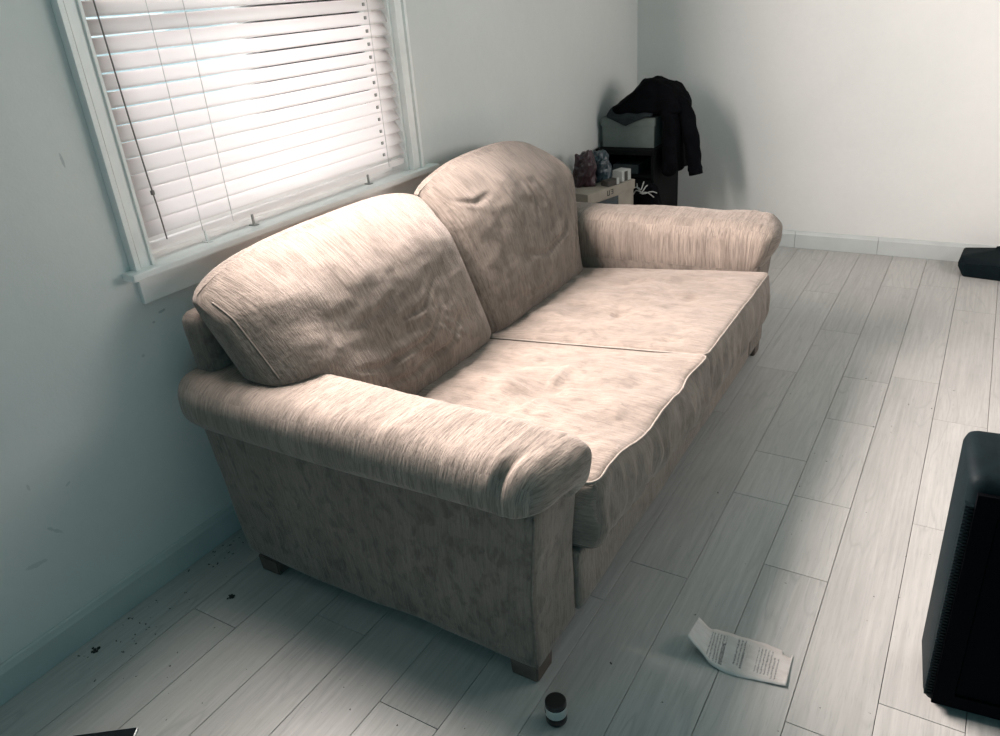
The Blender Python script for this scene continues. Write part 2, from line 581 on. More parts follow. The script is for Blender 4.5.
o = profile_board('baseboard_left', (0, ROOM_Y0, 0.001), (0, ROOM_Y1 - 0.016, 0.001), (1, 0, 0), 0.108, 0.016, M['trim_wall'])
tag(o, 'painted skirting board along the window wall', kind='structure')
bbf = struct('baseboard_far', 'painted skirting boards butted together along the far wall')
xs = [0.0, 1.118, 1.62, 2.62, ROOM_X1]
for a, b in zip(xs[:-1], xs[1:]):
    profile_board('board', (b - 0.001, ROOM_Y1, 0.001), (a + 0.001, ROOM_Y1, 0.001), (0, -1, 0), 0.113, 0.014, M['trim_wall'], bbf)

# window 1: casing, sill, apron, sash, glass
w1 = struct('window_1', 'white window with moulded casing, sill and apron')
CW = 0.068
def casing(name, y0, y1, z0, z1, vertical=True, inner_hi=True):
    # stepped moulding: flat, bead, outer band
    bxs = []
    if vertical:
        s = 1 if inner_hi else -1
        yi = y1 if inner_hi else y0
        cuts = [(0, 0.010, 0.026), (0.010, 0.016, 0.018), (0.016, 0.046, 0.022), (0.046, 0.052, 0.017), (0.052, CW, 0.030)]
        for a, b, d in cuts:
            ya, yb = yi - s * a, yi - s * b
            bxs.append(((0, min(ya, yb), z0), (d, max(ya, yb), z1)))
    else:
        cuts = [(0, 0.010, 0.026), (0.010, 0.016, 0.018), (0.016, 0.046, 0.022), (0.046, 0.052, 0.017), (0.052, CW, 0.030)]
        for a, b, d in cuts:
            bxs.append(((0, y0, z0 + a), (d, y1, z0 + b)))
    return boxes_obj(name, bxs, M['trim'], w1, 0.0015)
SILL = 1.020
casing('casing', WY0 - CW, WY0, SILL, WZ1, True, True)
casing('casing', WY1, WY1 + CW, SILL, WZ1, True, False)
casing('casing', WY0 - CW, WY1 + CW, WZ1, WZ1 + CW, False)
box_obj('sill', (-0.12, WY0 - CW - 0.03, SILL - 0.024), (0.055, WY1 + CW + 0.075, SILL), M['trim'], w1, 0.005)
box_obj('apron', (0.0, WY0 - CW + 0.005, 0.913), (0.018, WY1 + CW + 0.03, SILL - 0.024), M['trim'], w1, 0.003)
for (ya, yb) in ((WY0, WY0 + 0.012), (WY1 - 0.012, WY1)):
    box_obj('jamb', (-T + 0.005, ya, SILL), (0.0, yb, WZ1), M['trim'], w1, 0.001)
box_obj('jamb', (-T + 0.005, WY0 + 0.012, WZ1 - 0.012), (0.0, WY1 - 0.012, WZ1), M['trim'], w1, 0.001)
IY0, IY1 = WY0 + 0.012, WY1 - 0.012
boxes_obj('sash', [((-0.125, IY0, SILL), (-0.085, IY1, SILL + 0.055)), ((-0.125, IY0, WZ1 - 0.06), (-0.085, IY1, WZ1 - 0.012)),
                   ((-0.125, IY0, SILL + 0.055), (-0.085, IY0 + 0.045, WZ1 - 0.06)), ((-0.125, IY1 - 0.045, SILL + 0.055), (-0.085, IY1, WZ1 - 0.06)),
                   ((-0.125, IY0 + 0.045, 1.65), (-0.085, IY1 - 0.045, 1.69))], M['trim'], w1, 0.002)
box_obj('pane', (-0.107, IY0 + 0.045, SILL + 0.055), (-0.103, IY1 - 0.045, 1.65), M['glass'], w1)
box_obj('pane', (-0.107, IY0 + 0.045, 1.69), (-0.103, IY1 - 0.045, WZ1 - 0.06), M['glass'], w1)

# window 2 (right-hand wall), source of the other daylight
w2 = struct('window_2', 'plain white framed window in the opposite wall')
fx0, fx1 = ROOM_X1 + 0.06, ROOM_X1 + 0.10
boxes_obj('frame', [((fx0, RW[0], RW[2]), (fx1, RW[1], RW[2] + 0.05)), ((fx0, RW[0], RW[3] - 0.05), (fx1, RW[1], RW[3])),
                    ((fx0, RW[0], RW[2] + 0.05), (fx1, RW[0] + 0.05, RW[3] - 0.05)), ((fx0, RW[1] - 0.05, RW[2] + 0.05), (fx1, RW[1], RW[3] - 0.05)),
                    ((fx0, 3.73, RW[2] + 0.05), (fx1, 3.77, RW[3] - 0.05))], M['trim'], w2, 0.003)
for a, b in ((RW[0] + 0.05, 3.73), (3.77, RW[1] - 0.05)):
    box_obj('pane', (fx0 + 0.015, a, RW[2] + 0.05), (fx0 + 0.019, b, RW[3] - 0.05), M['glass'], w2)

# ------------------------------------------------------------------ venetian blind
blind = thing('venetian_blind', 'white slatted venetian blind hanging nearly closed in the window', 'blind', (0, 0, SILL))
BX, BY0, BY1 = -0.022, 1.358, 2.628
def rel(p): return (p[0], p[1], p[2] - SILL)
NS, PITCH, ZB = 26, 0.0465, 1.112
# one slightly crowned slat, shared
def slat_mesh():
    n, w, th = 8, 0.050, 0.0028
    verts, faces = [], []
    L = BY1 - BY0
    for yy in (0.0, L):
        for side in (1, -1):
            for i in range(n + 1):
                t = -1 + 2 * i / n
                x = t * w / 2
                z = 0.0035 * (1 - t * t) + side * th / 2 * (1 - abs(t) ** 6 * 0.7)
                verts.append((x, yy, z))
    m = n + 1
    for i in range(n):
        faces.append((i, i + 1, 2 * m + i + 1, 2 * m + i))
        faces.append((m + i + 1, m + i, 3 * m + i, 3 * m + i + 1))
        for e in (0, 2 * m):
            faces.append((e + i, e + m + i, e + m + i + 1, e + i + 1))
    for i in (0, n):
        faces.append((i, 2 * m + i, 3 * m + i, m + i))
    bm = bmesh.new()
    me = bpy.data.meshes.new('slat')
    me.from_pydata(verts, [], faces)
    bm.from_mesh(me); bpy.data.meshes.remove(me)
    me = finish(bm, 'slat', True)
    me.materials.append(M['slat'])
    return me
smesh = slat_mesh()
TILT = R(54)
rs = random.Random(5)
for i in range(NS):
    z = ZB + i * PITCH
    o = link('slat', smesh, None, blind)
    o.location = rel((BX, BY0 + rs.uniform(-.002, .002), z))
    o.rotation_euler = (rs.uniform(-.0015, .0015), TILT + rs.uniform(-.04, .04), 0)
box_obj('bottom_rail', (BX - 0.011, BY0, 1.052 - SILL), (BX + 0.013, BY1, 1.074 - SILL), M['slat'], blind, 0.003)
box_obj('head_rail', (BX - 0.03, BY0, ZB + NS * PITCH - 0.012 - SILL), (BX + 0.025, BY1, 2.312 - SILL), M['trim'], blind, 0.003)
for yl in (1.555, 1.68, 2.515):
    tube_obj('ladder_cord', [rel((BX + 0.020, yl, 1.06)), rel((BX + 0.020, yl, ZB + NS * PITCH - 0.01))], 0.0011, M['cord'], blind, 6)
for i in range(NS):
    z = ZB + i * PITCH
    if i < 15:
        box_obj('cord_knot', (BX + 0.016, 2.488, z - 0.004 - SILL), (BX + 0.022, 2.499, z + 0.008 - SILL), M['clip'], blind, 0.001, 1)
wp = [(0.020, 1.379, 2.27), (0.021, 1.380, 1.735), (0.022, 1.388, 1.45), (0.021, 1.398, 1.25), (0.019, 1.404, 1.18), (0.017, 1.4085, 1.078)]
tube_obj('tilt_wand', [rel(p) for p in wp], 0.0022, M['wand'], blind, 8)
box_obj('wand_joint', (0.015, 1.3955, 1.214 - SILL), (0.025, 1.4045, 1.228 - SILL), M['wand'], blind, 0.002)
for yc in (1.565, 1.765, 2.38):
    boxes_obj('hold_down_clip', [((BX + 0.012, yc - 0.004, 1.022 - SILL), (BX + 0.018, yc + 0.004, 1.058 - SILL)),
                                 ((BX + 0.000, yc - 0.010, 1.0205 - SILL), (BX + 0.030, yc + 0.010, 1.024 - SILL))], M['trim'] if yc < 1.7 else M['clip'], blind, 0.001)

# ------------------------------------------------------------------ sofa
sofa = thing('sofa', 'worn beige chenille two-seat sofa standing under the blinded window', 'sofa', (0.75, 2.41, 0))
OX, OY = 0.75, 2.41
def sw(W):
    W = np.array(W, float).copy()
    W[:, 0] -= OX; W[:, 1] -= OY
    return W
def sp_(p): return (p[0] - OX, p[1] - OY, p[2])
YN, YF = 1.26, 3.56          # outer faces of the arms
SYM = YN + YF

# arm body (outer panel, front face) -- near one built, far one mirrored
def arm_body(mirror):
    q, fs = cube_grid(40, 10, 24, 0.3)             # u = x, v = y, w = z
    ext = (0.58, 0.118, 0.255)
    P = rounded(q, ext, 0.020)
    u, v, w = P[:, 0] / ext[0], P[:, 1] / ext[1], P[:, 2] / ext[2]
    s = (w + 1) / 2
    xb = 0.215 - 0.075 * s                          # back edge leans outwards
    xf = 1.316 + 0.020 * sstep(s, 0.45, 1.0)
    X = xb + (xf - xb) * (u + 1) / 2
    Y = 1.378 + P[:, 1]
    Z = 0.055 + 0.51 * s
    Y = Y - 0.004 * fbm(np.c_[X, Y, Z], (5, 5, 6), 2, 3.1) * (v < 0)
    Z = Z + 0.006 * np.sin(u * 5) * (s < 0.1)
    if mirror: Y = SYM - Y
    rest = np.c_[P[:, 0], P[:, 2], P[:, 1]]
    f2 = [({'w': 'v', 'v': 'w', 'u': 'u'}[a], f) for a, f in fs]
    return soft_obj('arm_panel', q, f2, rest, sw(np.c_[X, Y, Z]), M['fab_side_shaded'], sofa, flip=mirror)

def arm_pad(mirror):
    q, fs = cube_grid(110, 30, 22, 0.4)             # u = x, v = y, w = z
    ext = (0.655, 0.150, 0.076)
    P = rounded(q, ext, 0.072)
    u, v, w = P[:, 0] / ext[0], P[:, 1] / ext[1], P[:, 2] / ext[2]
    X = 0.735 + P[:, 0]
    Y = 1.358 + P[:, 1]
    Z = 0.613 + P[:, 2]
    # lower-outer lip, fuller top, front end plump and drooping, back end slimmer
    Z += 0.014 * (1 - v ** 2) * (w > 0) + 0.010 * np.clip(-v, 0, 1) * (w < 0) * -1
    front = sstep(u, 0.80, 1.0)
    X -= 0.05 * sstep(-w, 0.0, 1.0) * front + 0.03 * v * front * (-1)
    Z += -0.018 * front * np.clip(w, 0, 1)
    back = sstep(-u, 0.75, 1.0)
    Y = 1.358 + (Y - 1.358) * (1 - 0.12 * back)
    Z += -0.004 * u
    Z -= (0.100 * sstep(v, 0.1, 0.9)) * sstep(-w, -0.3, 0.9)          # inner side runs down to the seat
    X -= 0.055 * sstep(v, 0.2, 1.0) * front * (1 - w) / 2
    Z += 0.032 * sstep(-w, 0, 1) * sstep(u, -0.2, 1.0) * (1 - sstep(v, -0.2, 0.4))
    # gathers running over the pad, strongest near the front end
    g = fbm(np.c_[X, Y, Z], (26, 3.2, 3.2), 3, 1.3)
    amp = 0.0022 + 0.005 * np.exp(-((u - 0.80) / 0.12) ** 2)
    top = sstep(w, -0.6, 0.3)
    Z += amp * g * top
    g2 = fbm(np.c_[X, Y, Z], (4, 4, 5), 2, 8.3)
    Z += 0.006 * g2 * top
    # a deep gather by the front
    d = (X - (1.275 + 0.10 * (Y - 1.30)))
    fold = np.exp(-(d / 0.010) ** 2) * np.exp(-((Y - 1.25) / 0.06) ** 2)
    if not mirror:
        Z -= 0.012 * fold
        Y += 0.010 * fold * (v < 0)
    # front seam
    seam = np.exp(-((w + 0.05) / 0.06) ** 2) * sstep(u, 0.93, 0.98)
    X -= 0.004 * seam
    if mirror:
        Y = SYM - Y
        Z = Z - 0.026 * (1 - u) / 2
    W = np.c_[X, Y, Z]
    rest = np.c_[P[:, 0], P[:, 1] + P[:, 2] * 0.5, P[:, 2]]
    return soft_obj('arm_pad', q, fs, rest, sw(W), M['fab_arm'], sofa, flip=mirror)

for mir in (False, True):
    arm_body(mir)
    arm_pad(mir)
    # corded seam down the front outer edge of the arm
    pts = []
    for i in range(15):
        s = i / 14
        x = 1.310 + 0.020 * float(sstep(np.array([s]), 0.45, 1.0)[0])
        y = 1.264
        pts.append(sp_((x, (SYM - y) if mir else y, 0.062 + 0.49 * s)))
    tube_obj('arm_seam', pts, 0.0045, M['fab_seam'], sofa, 6)

# wooden feet
for fx, fy in ((0.255, 1.264), (1.222, 1.264), (0.255, 3.468), (1.222, 3.468)):
    bm = bmesh.new()
    bm_box(bm, (-0.0, 0.0, 0.0), (0.088, 0.088, 0.062))
    for vv in bm.verts:
        if vv.co.z < 0.01:
            vv.co.x = 0.044 + (vv.co.x - 0.044) * 0.93
            vv.co.y = 0.044 + (vv.co.y - 0.044) * 0.93
    bmesh.ops.bevel(bm, geom=bm.edges[:], offset=0.004, segments=2, affect='EDGES')
    bmesh.ops.translate(bm, vec=Vector((fx - OX, fy - OY, 0)), verts=bm.verts[:])
    link('foot', finish(bm, 'foot'), M['foot'], sofa)

# seat box: front rail and bottom cloth
def rail():
    q, fs = cube_grid(40, 8, 4, 0.3)                # u = y, v = z, w = x
    ext = (0.905, 0.105, 0.03)
    P = rounded(q, ext, 0.016)
    Y = 2.41 + P[:, 0]
    Z = 0.160 + P[:, 1]
    X = 1.292 + P[:, 2] + 0.006 * fbm(np.c_[Y, Z, Z * 0], (3, 6, 1), 2, 4.0)
    return soft_obj('front_rail', q, fs, P, sw(np.c_[X, Y, Z]), M['fab_arm'], sofa)
rail()
box_obj('seat_deck', sp_((0.22, 1.49, 0.06)), sp_((1.27, 3.33, 0.255)), M['under'], sofa, 0.004)
# back frame, leaning, rounded top
def back_frame():
    q, fs = cube_grid(50, 24, 8, 0.3)               # u = y, v = z, w = x
    ext = (1.10, 0.41, 0.055)
    P = rounded(q, ext, 0.045)
    s = (P[:, 1] / ext[1] + 1) / 2
    Y = 2.41 + P[:, 0]
    Z = 0.07 + 0.815 * s
    X = 0.245 - 0.105 * s + P[:, 2]
    return soft_obj('back_frame', q, fs, P, sw(np.c_[X, Y, Z]), M['fab_side_shaded'], sofa)
back_frame()

# seat cushions
def seat_map(P, ext, which, wr=True):
    u, v, w = P[:, 0] / ext[0], P[:, 1] / ext[1], P[:, 2] / ext[2]
    s = (v + 1) / 2
    yc = 1.962 if which == 0 else 2.862
    X = 0.875 + P[:, 1]
    Y = yc + P[:, 0]
    if which == 0:
        ztop = 0.515 - 0.026 * (u + 1) / 2 - 0.088 * (1 - s)
        X = X + 0.012 * u * sstep(s, 0.5, 1)
    else:
        ztop = 0.494 - 0.088 * (1 - s) + 0.006 * u
    Z = ztop - ext[2] + P[:, 2]
    crown = np.clip(1 - u ** 4, 0, 1) * np.clip(1 - v ** 4, 0, 1)
    topm = sstep(w, 0.2, 0.95)
    Z = Z + (0.016 if which == 0 else 0.020) * crown * topm
    # front face: full in the middle, hem hangs over the rail
    fr = sstep(v, 0.85, 1.0)
    X = X + fr * (0.022 * (1 - w ** 2) - 0.010 * sstep(-w, 0.2, 1.0)) * (1 - 0.5 * u ** 4)
    # wavy front edge
    if which == 0:
        edge = sstep(v, 0.55, 1.0) * topm
        Z = Z - 0.016 * edge * np.exp(-((u - 0.05) / 0.35) ** 2) + 0.012 * edge * np.sin(u * 7.5 + 0.6)
        X = X - 0.018 * fr * np.exp(-((u - 0.62) / 0.16) ** 2) * topm
    if not wr:
        return np.c_[X, Y, Z]
    pos = np.c_[X, Y, 0 * Z + which * 5]
    n1 = fbm(pos, (5, 6, 1), 3, 2.0)
    n2 = fbm(pos, (14, 18, 1), 3, 6.0)
    Z = Z + topm * crown * (0.016 * n1 + 0.006 * n2)
    # puckers on the front band
    X = X + fr * 0.018 * fbm(np.c_[Y, Z, 0 * Z + which], (16, 5, 1), 3, 9.0) * (1 - w ** 2)
    if which == 0:
        # star of creases
        cx, cy = 0.98, 1.98
        dx, dy = X - cx, Y - cy
        r = np.hypot(dx, dy)
        a = np.arctan2(dy, dx)
        star = np.clip(np.sin(a * 4.0 + 0.9 + r * 4), 0, 1) ** 4
        Z = Z + topm * 0.020 * star * np.exp(-(r / 0.20) ** 2) * sstep(r, 0.02, 0.08)
        Z = Z - topm * 0.018 * np.exp(-(r / 0.10) ** 2)
        # ripples near the front
        rp = np.sin((X * 95 + 10 * np.sin(Y * 5))) * np.exp(-((X - 1.27) / 0.08) ** 2) * np.exp(-((Y - 1.75) / 0.16) ** 2)
        Z = Z + topm * 0.0022 * rp
    else:
        for (tx, ty, dp, rr) in ((0.93, 2.70, 0.026, 0.022), (1.16, 2.92, 0.018, 0.030)):
            r = np.hypot(X - tx, Y - ty)
            Z = Z - topm * dp * np.exp(-(r / rr) ** 2) - topm * dp * 0.4 * np.exp(-(r / (rr * 3)) ** 2)
        fold = np.exp(-((Y - 2.49 - 0.2 * (X - 1.22)) / 0.008) ** 2) * np.exp(-((X - 1.22) / 0.035) ** 2)
        Z = Z - topm * 0.018 * fold
    return np.c_[X, Y, Z]

def edge_ring(ext, r, wside, n=60):
    # path round the box at the rounded edge of face w = +-1 (45 degrees)
    k = r * (1 - math.sqrt(0.5))
    a, b, c = ext[0] - k, ext[1] - k, (ext[2] - k) * wside
    rc = r * 1.0
    pts = []
    def seg(p, q2, m):
        for i in range(m):
            t = i / m
            pts.append((p[0] + (q2[0] - p[0]) * t, p[1] + (q2[1] - p[1]) * t, c))
    def arc(cx, cy, a0):
        for i in range(5):
            an = a0 + (PI / 2) * i / 5
            pts.append((cx + rc * math.cos(an), cy + rc * math.sin(an), c))
    seg((a, -b + rc), (a, b - rc), n); arc(a - rc, b - rc, 0)
    seg((a - rc, b), (-a + rc, b), n); arc(-a + rc, b - rc, PI / 2)
    seg((-a, b - rc), (-a, -b + rc), n); arc(-a + rc, -b + rc, PI)
    seg((-a + rc, -b), (a - rc, -b), n); arc(a - rc, -b + rc, 3 * PI / 2)
    return np.array(pts)

for which in (0, 1):
    ext = (0.447, 0.515, 0.118)
    q, fs = cube_grid(80, 90, 20, 0.35)
    P = rounded(q, ext, 0.030)
    W = seat_map(P, ext, which)
    cu = soft_obj('seat_cushion', q, fs, P, sw(W), M['fab_seat'], sofa, flip=True)
    ring = edge_ring(ext, 0.030, 1)
    Wr = sw(seat_map(ring, ext, which))
    tube_obj('piping', [tuple(p) for p in Wr], 0.0042, M['piping'], cu, 6, True)
    ring = edge_ring(ext, 0.030, -1)
    Wr = sw(seat_map(ring, ext, which))
    tube_obj('piping', [tuple(p) for p in Wr], 0.0042, M['fab_seam'], cu, 6, True)

# back cushions
def back_map(P, ext, which):
    u, v, w = P[:, 0] / ext[0], P[:, 1] / ext[1], P[:, 2] / ext[2]
    s = (v + 1) / 2
    if which == 0:
        half = 0.560 + 0.000 * s
        yc = 1.885 + 0.005 * s
        Y = yc + u * half
        zb = 0.405 + 0.290 * (1 - sstep(Y, 1.40, 1.74))
        zt = 1.030 - 0.065 * np.abs(u) ** 4 - 0.02 * (u < 0) * u ** 2
        xc = 0.405 - 0.205 * s
    else:
        half = 0.445 + 0.085 * sstep(s, 0.1, 0.7)
        yc = 2.865 + 0.085 * sstep(s, 0.1, 0.7)
        Y = yc + u * half
        zb = 0.400 + 0.25 * (sstep(Y, 3.30, 3.42))
        zt = 1.060 - 0.09 * np.abs(u) ** 3 - 0.03 * (u > 0) * u ** 2
        xc = 0.395 - 0.200 * s
    Z = zb + (zt - zb) * s
    th = (1.0 + 0.25 * (1 - s)) * np.sqrt(1 - 0.80 * np.clip((s - 0.62) / 0.38, 0, 1) ** 2)
    th = th * (1 - 0.35 * np.clip((np.abs(u) - 0.75) / 0.25, 0, 1) ** 2)
    X = xc + P[:, 2] * th
    crown = np.clip(1 - np.abs(u) ** 3, 0, 1) * np.clip(1 - np.abs(v) ** 3, 0, 1)
    frontm = sstep(w, -0.2, 0.9)
    X = X + 0.060 * crown * frontm * (1 + 0.35 * (v < 0) * -v)
    # slumped top: rolls backwards
    X = X - 0.035 * sstep(s, 0.72, 1.0) * frontm
    # end bands bulge
    Y = Y + np.sign(u) * 0.016 * sstep(np.abs(u), 0.9, 1.0) * (1 - w ** 2)
    pos = np.c_[Y, Z, 0 * X + which * 7]
    n1 = fbm(pos, (3.2, 3.0, 1), 3, 12.0)
    n2 = fbm(pos, (8.0, 16.0, 1), 3, 17.0)
    n4 = fbm(pos, (2.4, 4.6, 1), 3, 27.0)
    X = X + frontm * crown * (0.017 * n1 + 0.005 * n2 + 0.008 * (1 - 2 * np.abs(n4)) * sstep(-v, -0.6, 0.6))
    def crease(pts, wd, dp):
        best = np.full(len(Y), 9.0)
        arc = np.zeros(len(Y))
        lens = [math.hypot(b[0] - a[0], b[1] - a[1]) for a, b in zip(pts[:-1], pts[1:])]
        tot, acc = sum(lens), 0.0
        for (ya, za), (yb, zb_), L in zip(pts[:-1], pts[1:], lens):
            t = np.clip(((Y - ya) * (yb - ya) + (Z - za) * (zb_ - za)) / L ** 2, 0, 1)
            dd = np.hypot(Y - ya - t * (yb - ya), Z - za - t * (zb_ - za))
            arc = np.where(dd < best, (acc + t * L) / tot, arc)
            best = np.minimum(best, dd)
            acc += L
        wob = 1 + 0.45 * n2
        fade = np.sin(PI * np.clip(arc, 0.0, 1.0)) ** 0.8
        side = np.exp(-(best / (wd * 2.6 * wob)) ** 2)
        return frontm * fade * dp * 1.7 * (-0.75 * np.exp(-(best / (wd * 0.8)) ** 2) + 0.55 * side - 0.25 * np.exp(-(best / (wd * 5)) ** 2))
    if which == 0:
        for pts, wd, dp in (([(1.55, 0.66), (1.72, 0.60), (1.95, 0.60), (2.10, 0.68)], 0.014, 0.016),
                            ([(1.62, 0.56), (1.85, 0.52), (2.05, 0.54), (2.20, 0.62)], 0.013, 0.016),
                            ([(1.80, 0.70), (2.00, 0.70), (2.15, 0.78)], 0.013, 0.010),
                            ([(2.02, 0.66), (2.12, 0.56), (2.18, 0.50)], 0.012, 0.010),
                            ([(1.62, 0.74), (1.80, 0.76), (1.95, 0.80)], 0.014, 0.007),
                            ([(1.42, 0.70), (1.52, 0.76), (1.60, 0.86)], 0.016, 0.008)):
            X = X + crease(pts, wd, dp)
    else:
        for pts, wd, dp in (([(2.50, 0.94), (2.60, 0.91), (2.72, 0.93)], 0.013, 0.014),
                            ([(2.96, 0.98), (2.98, 0.86), (2.94, 0.76)], 0.016, 0.012),
                            ([(3.05, 0.94), (3.07, 0.82), (3.03, 0.70)], 0.016, 0.012),
                            ([(2.72, 0.68), (2.90, 0.62), (3.10, 0.66), (3.25, 0.78)], 0.015, 0.014),
                            ([(3.12, 0.52), (3.22, 0.62), (3.32, 0.74)], 0.014, 0.012),
                            ([(2.60, 0.52), (2.80, 0.50), (2.95, 0.54)], 0.014, 0.009)):
            X = X + crease(pts, wd, dp)
    # wrinkles at the top corners
    n3 = fbm(np.c_[Y, Z, X], (30, 10, 10), 2, 21.0)
    X = X + 0.006 * n3 * sstep(np.abs(u), 0.75, 0.98) * sstep(s, 0.6, 0.95)
    return np.c_[X, Y, Z]

for which in (0, 1):
    ext = (0.56, 0.31, 0.105)
    q, fs = cube_grid(110, 80, 20, 0.4)
    P = rounded(q, ext, 0.048)
    W = back_map(P, ext, which)
    cu = soft_obj('back_cushion', q, fs, P, sw(W), M['fab_back'], sofa)
    ring = edge_ring(ext, 0.048, -1)
    tube_obj('piping', [tuple(p) for p in sw(back_map(ring, ext, which))], 0.0036, M['piping'], cu, 6, True)
    ring = edge_ring(ext, 0.048, 1)
    Wr = sw(back_map(ring, ext, which))
    for sgn in (-1, 1):                              # front seams show at the two ends only
        seg = [tuple(Wr[k]) for k in range(len(ring)) if ring[k][0] * sgn > ext[0] - 0.016]
        tube_obj('piping', seg, 0.0032, M['fab_seam'], cu, 6)

# ------------------------------------------------------------------ corner pile
cab = thing('cabinet', 'black low cabinet standing in the room corner under the grey storage box', 'cabinet', (0.21, 4.72, 0))
def cb(lo, hi): return ((lo[0] - 0.21, lo[1] - 4.72, lo[2]), (hi[0] - 0.21, hi[1] - 4.72, hi[2]))
for nm, lo, hi in (('top', (0.02, 4.49, 0.725), (0.40, 4.96, 0.755)), ('side_panel', (0.02, 4.50, 0.0), (0.04, 4.95, 0.725)),
                   ('side_panel', (0.38, 4.50, 0.0), (0.40, 4.95, 0.725)), ('back_panel', (0.04, 4.93, 0.02), (0.38, 4.95, 0.725)),
                   ('shelf', (0.04, 4.51, 0.58), (0.38, 4.93, 0.60)), ('door', (0.042, 4.495, 0.03), (0.378, 4.512, 0.575))):
    l, h = cb(lo, hi)
    box_obj(nm, l, h, M['black_wood'], cab, 0.002)
bk = box_obj('folder', (-0.085, -0.12, 0), (0.085, 0.12, 0.055), M['book'], None, 0.003)
bk.location = (0.20, 4.66, 0.6005)
tag(bk, 'slate grey folder lying in the open niche of the black cabinet', 'folder')

sb = thing('storage_box', 'grey-green lidded storage box on top of the black cabinet', 'box', (0.20, 4.70, 0.7555), 0.0)
box_obj('body', (-0.165, -0.135, 0.0), (0.175, 0.135, 0.150), M['grey_card'], sb, 0.003)
bm = bmesh.new()
bm_box(bm, (-0.173, -0.143, 0.128), (0.183, 0.143, 0.178))
bmesh.ops.bevel(bm, geom=bm.edges[:], offset=0.004, segments=2, affect='EDGES')
link('lid', finish(bm, 'lid'), M['grey_card'], sb)

# draped jacket: heaped body, side fall, sleeve, collar flap
jk = thing('jacket', 'black jacket thrown over the grey storage box with one sleeve hanging', 'jacket', (0.33, 4.72, 0.935))
JX, JY, JZ = 0.33, 4.72, 0.935
def jw(W):
    W = np.array(W, float).copy()
    W -= np.array((JX, JY, JZ))
    return W
q, fs = cube_grid(44, 34, 14, 0.3)
ext = (0.215, 0.17, 0.09)
P = rounded(q, ext, 0.07)
u, v, w = P[:, 0] / ext[0], P[:, 1] / ext[1], P[:, 2] / ext[2]
X = 0.300 + P[:, 0]
Y = 4.72 + P[:, 1]
hgt = 0.055 + 0.155 * np.clip(1 - np.abs(u - 0.08) ** 1.6, 0, 1) * (1 - 0.5 * v ** 2) + 0.03 * np.exp(-((u - 0.55) / 0.3) ** 2)
Z = 0.9365 + hgt * (w + 1) / 2
fall = sstep(X, 0.375, 0.47)
Z = Z - fall * (1 - (w + 1) / 2) * 0.0
nn = fbm(np.c_[X, Y, Z], (9, 9, 9), 3, 31.0)
Z = Z + 0.022 * nn * sstep(w, -0.5, 0.5)
jb = soft_obj('body', q, fs, P, jw(np.c_[X, Y, Z]), M['black_cloth'], jk)
q, fs = cube_grid(12, 26, 34, 0.3)
ext = (0.036, 0.19, 0.20)
P = rounded(q, ext, 0.04)
w = P[:, 2] / ext[2]
X = 0.470 + P[:, 0] * (0.9 + 0.12 * (1 - w)) - 0.03 * (w > 0.6) * (w - 0.6) / 0.4
Y = 4.72 + P[:, 1] * (0.95 + 0.1 * (1 - w) / 2)
Z = 0.79 + P[:, 2]
X = X + 0.010 * np.sin(Y * 42 + 2 * w) * (1 - w) / 2
X = np.maximum(X, 0.406 + 0.002 * np.sin(Y * 60))
soft_obj('side_fall', q, fs, P, jw(np.c_[X, Y, Z]), M['black_cloth'], jk)
pts = [(0.44, 4.70, 1.005), (0.50, 4.69, 0.985), (0.535, 4.685, 0.91), (0.555, 4.68, 0.84), (0.575, 4.68, 0.765), (0.585, 4.675, 0.70), (0.596, 4.67, 0.64), (0.604, 4.668, 0.605)]
pp = []
for i in range(len(pts) - 1):
    for k in range(5):
        t = k / 5
        pp.append(tuple(Vector(pts[i]).lerp(Vector(pts[i + 1]), t)))
pp.append(pts[-1])
rad = [0.055 - 0.014 * i / len(pp) + 0.003 * math.sin(i * 0.8) for i in range(len(pp))]
rad[-1] = 0.040
me = tube_mesh('sleeve', [tuple(Vector(p) - Vector((JX, JY, JZ))) for p in pp], rad, 14)
link('sleeve', me, M['black_cloth'], jk)
tube_obj('cuff', [tuple(Vector(p) - Vector((JX, JY, JZ))) for p in ((0.600, 4.669, 0.625), (0.609, 4.666, 0.585))], 0.0425, M['black_cloth'], jk, 14)
# grey lining flap lying over the lid's front edge
NU, NV = 16, 12
verts, faces = [], []
for i in range(NU + 1):
    for j in range(NV + 1):
        a, b = i / NU, j / NV
        x = 0.075 + 0.29 * a
        drop = 0.006 + 0.058 * max(0.0, 1 - abs(a - 0.42) / 0.5) ** 1.2
        y0, z0 = 4.64, 0.985
        if b < 0.5:
            t = b / 0.5
            y = 4.66 - 0.110 * t
            z = 0.985 - 0.035 * t ** 2 + 0.006 * math.sin(a * 17)
        else:
            t = (b - 0.5) / 0.5
            y = 4.55 - 0.004 * math.sin(PI * t) - 0.002
            z = 0.950 - drop * t + 0.006 * math.sin(a * 17) * (1 - t)
        verts.append((x - JX, y - JY, z - JZ))
for i in range(NU):
    for j in range(NV):
        a = i * (NV + 1) + j
        faces.append((a, a + NV + 1, a + NV + 2, a + 1))
me = bpy.data.meshes.new('lining_flap')
me.from_pydata(verts, [], faces)
for p in me.polygons: p.use_smooth = True
fl = link('lining_flap', me, M['grey_cloth'], jk)
md = fl.modifiers.new('thick', 'SOLIDIFY'); md.thickness = 0.006; md.offset = 0
fl['label'] = 'dark grey lining hanging over the lid'

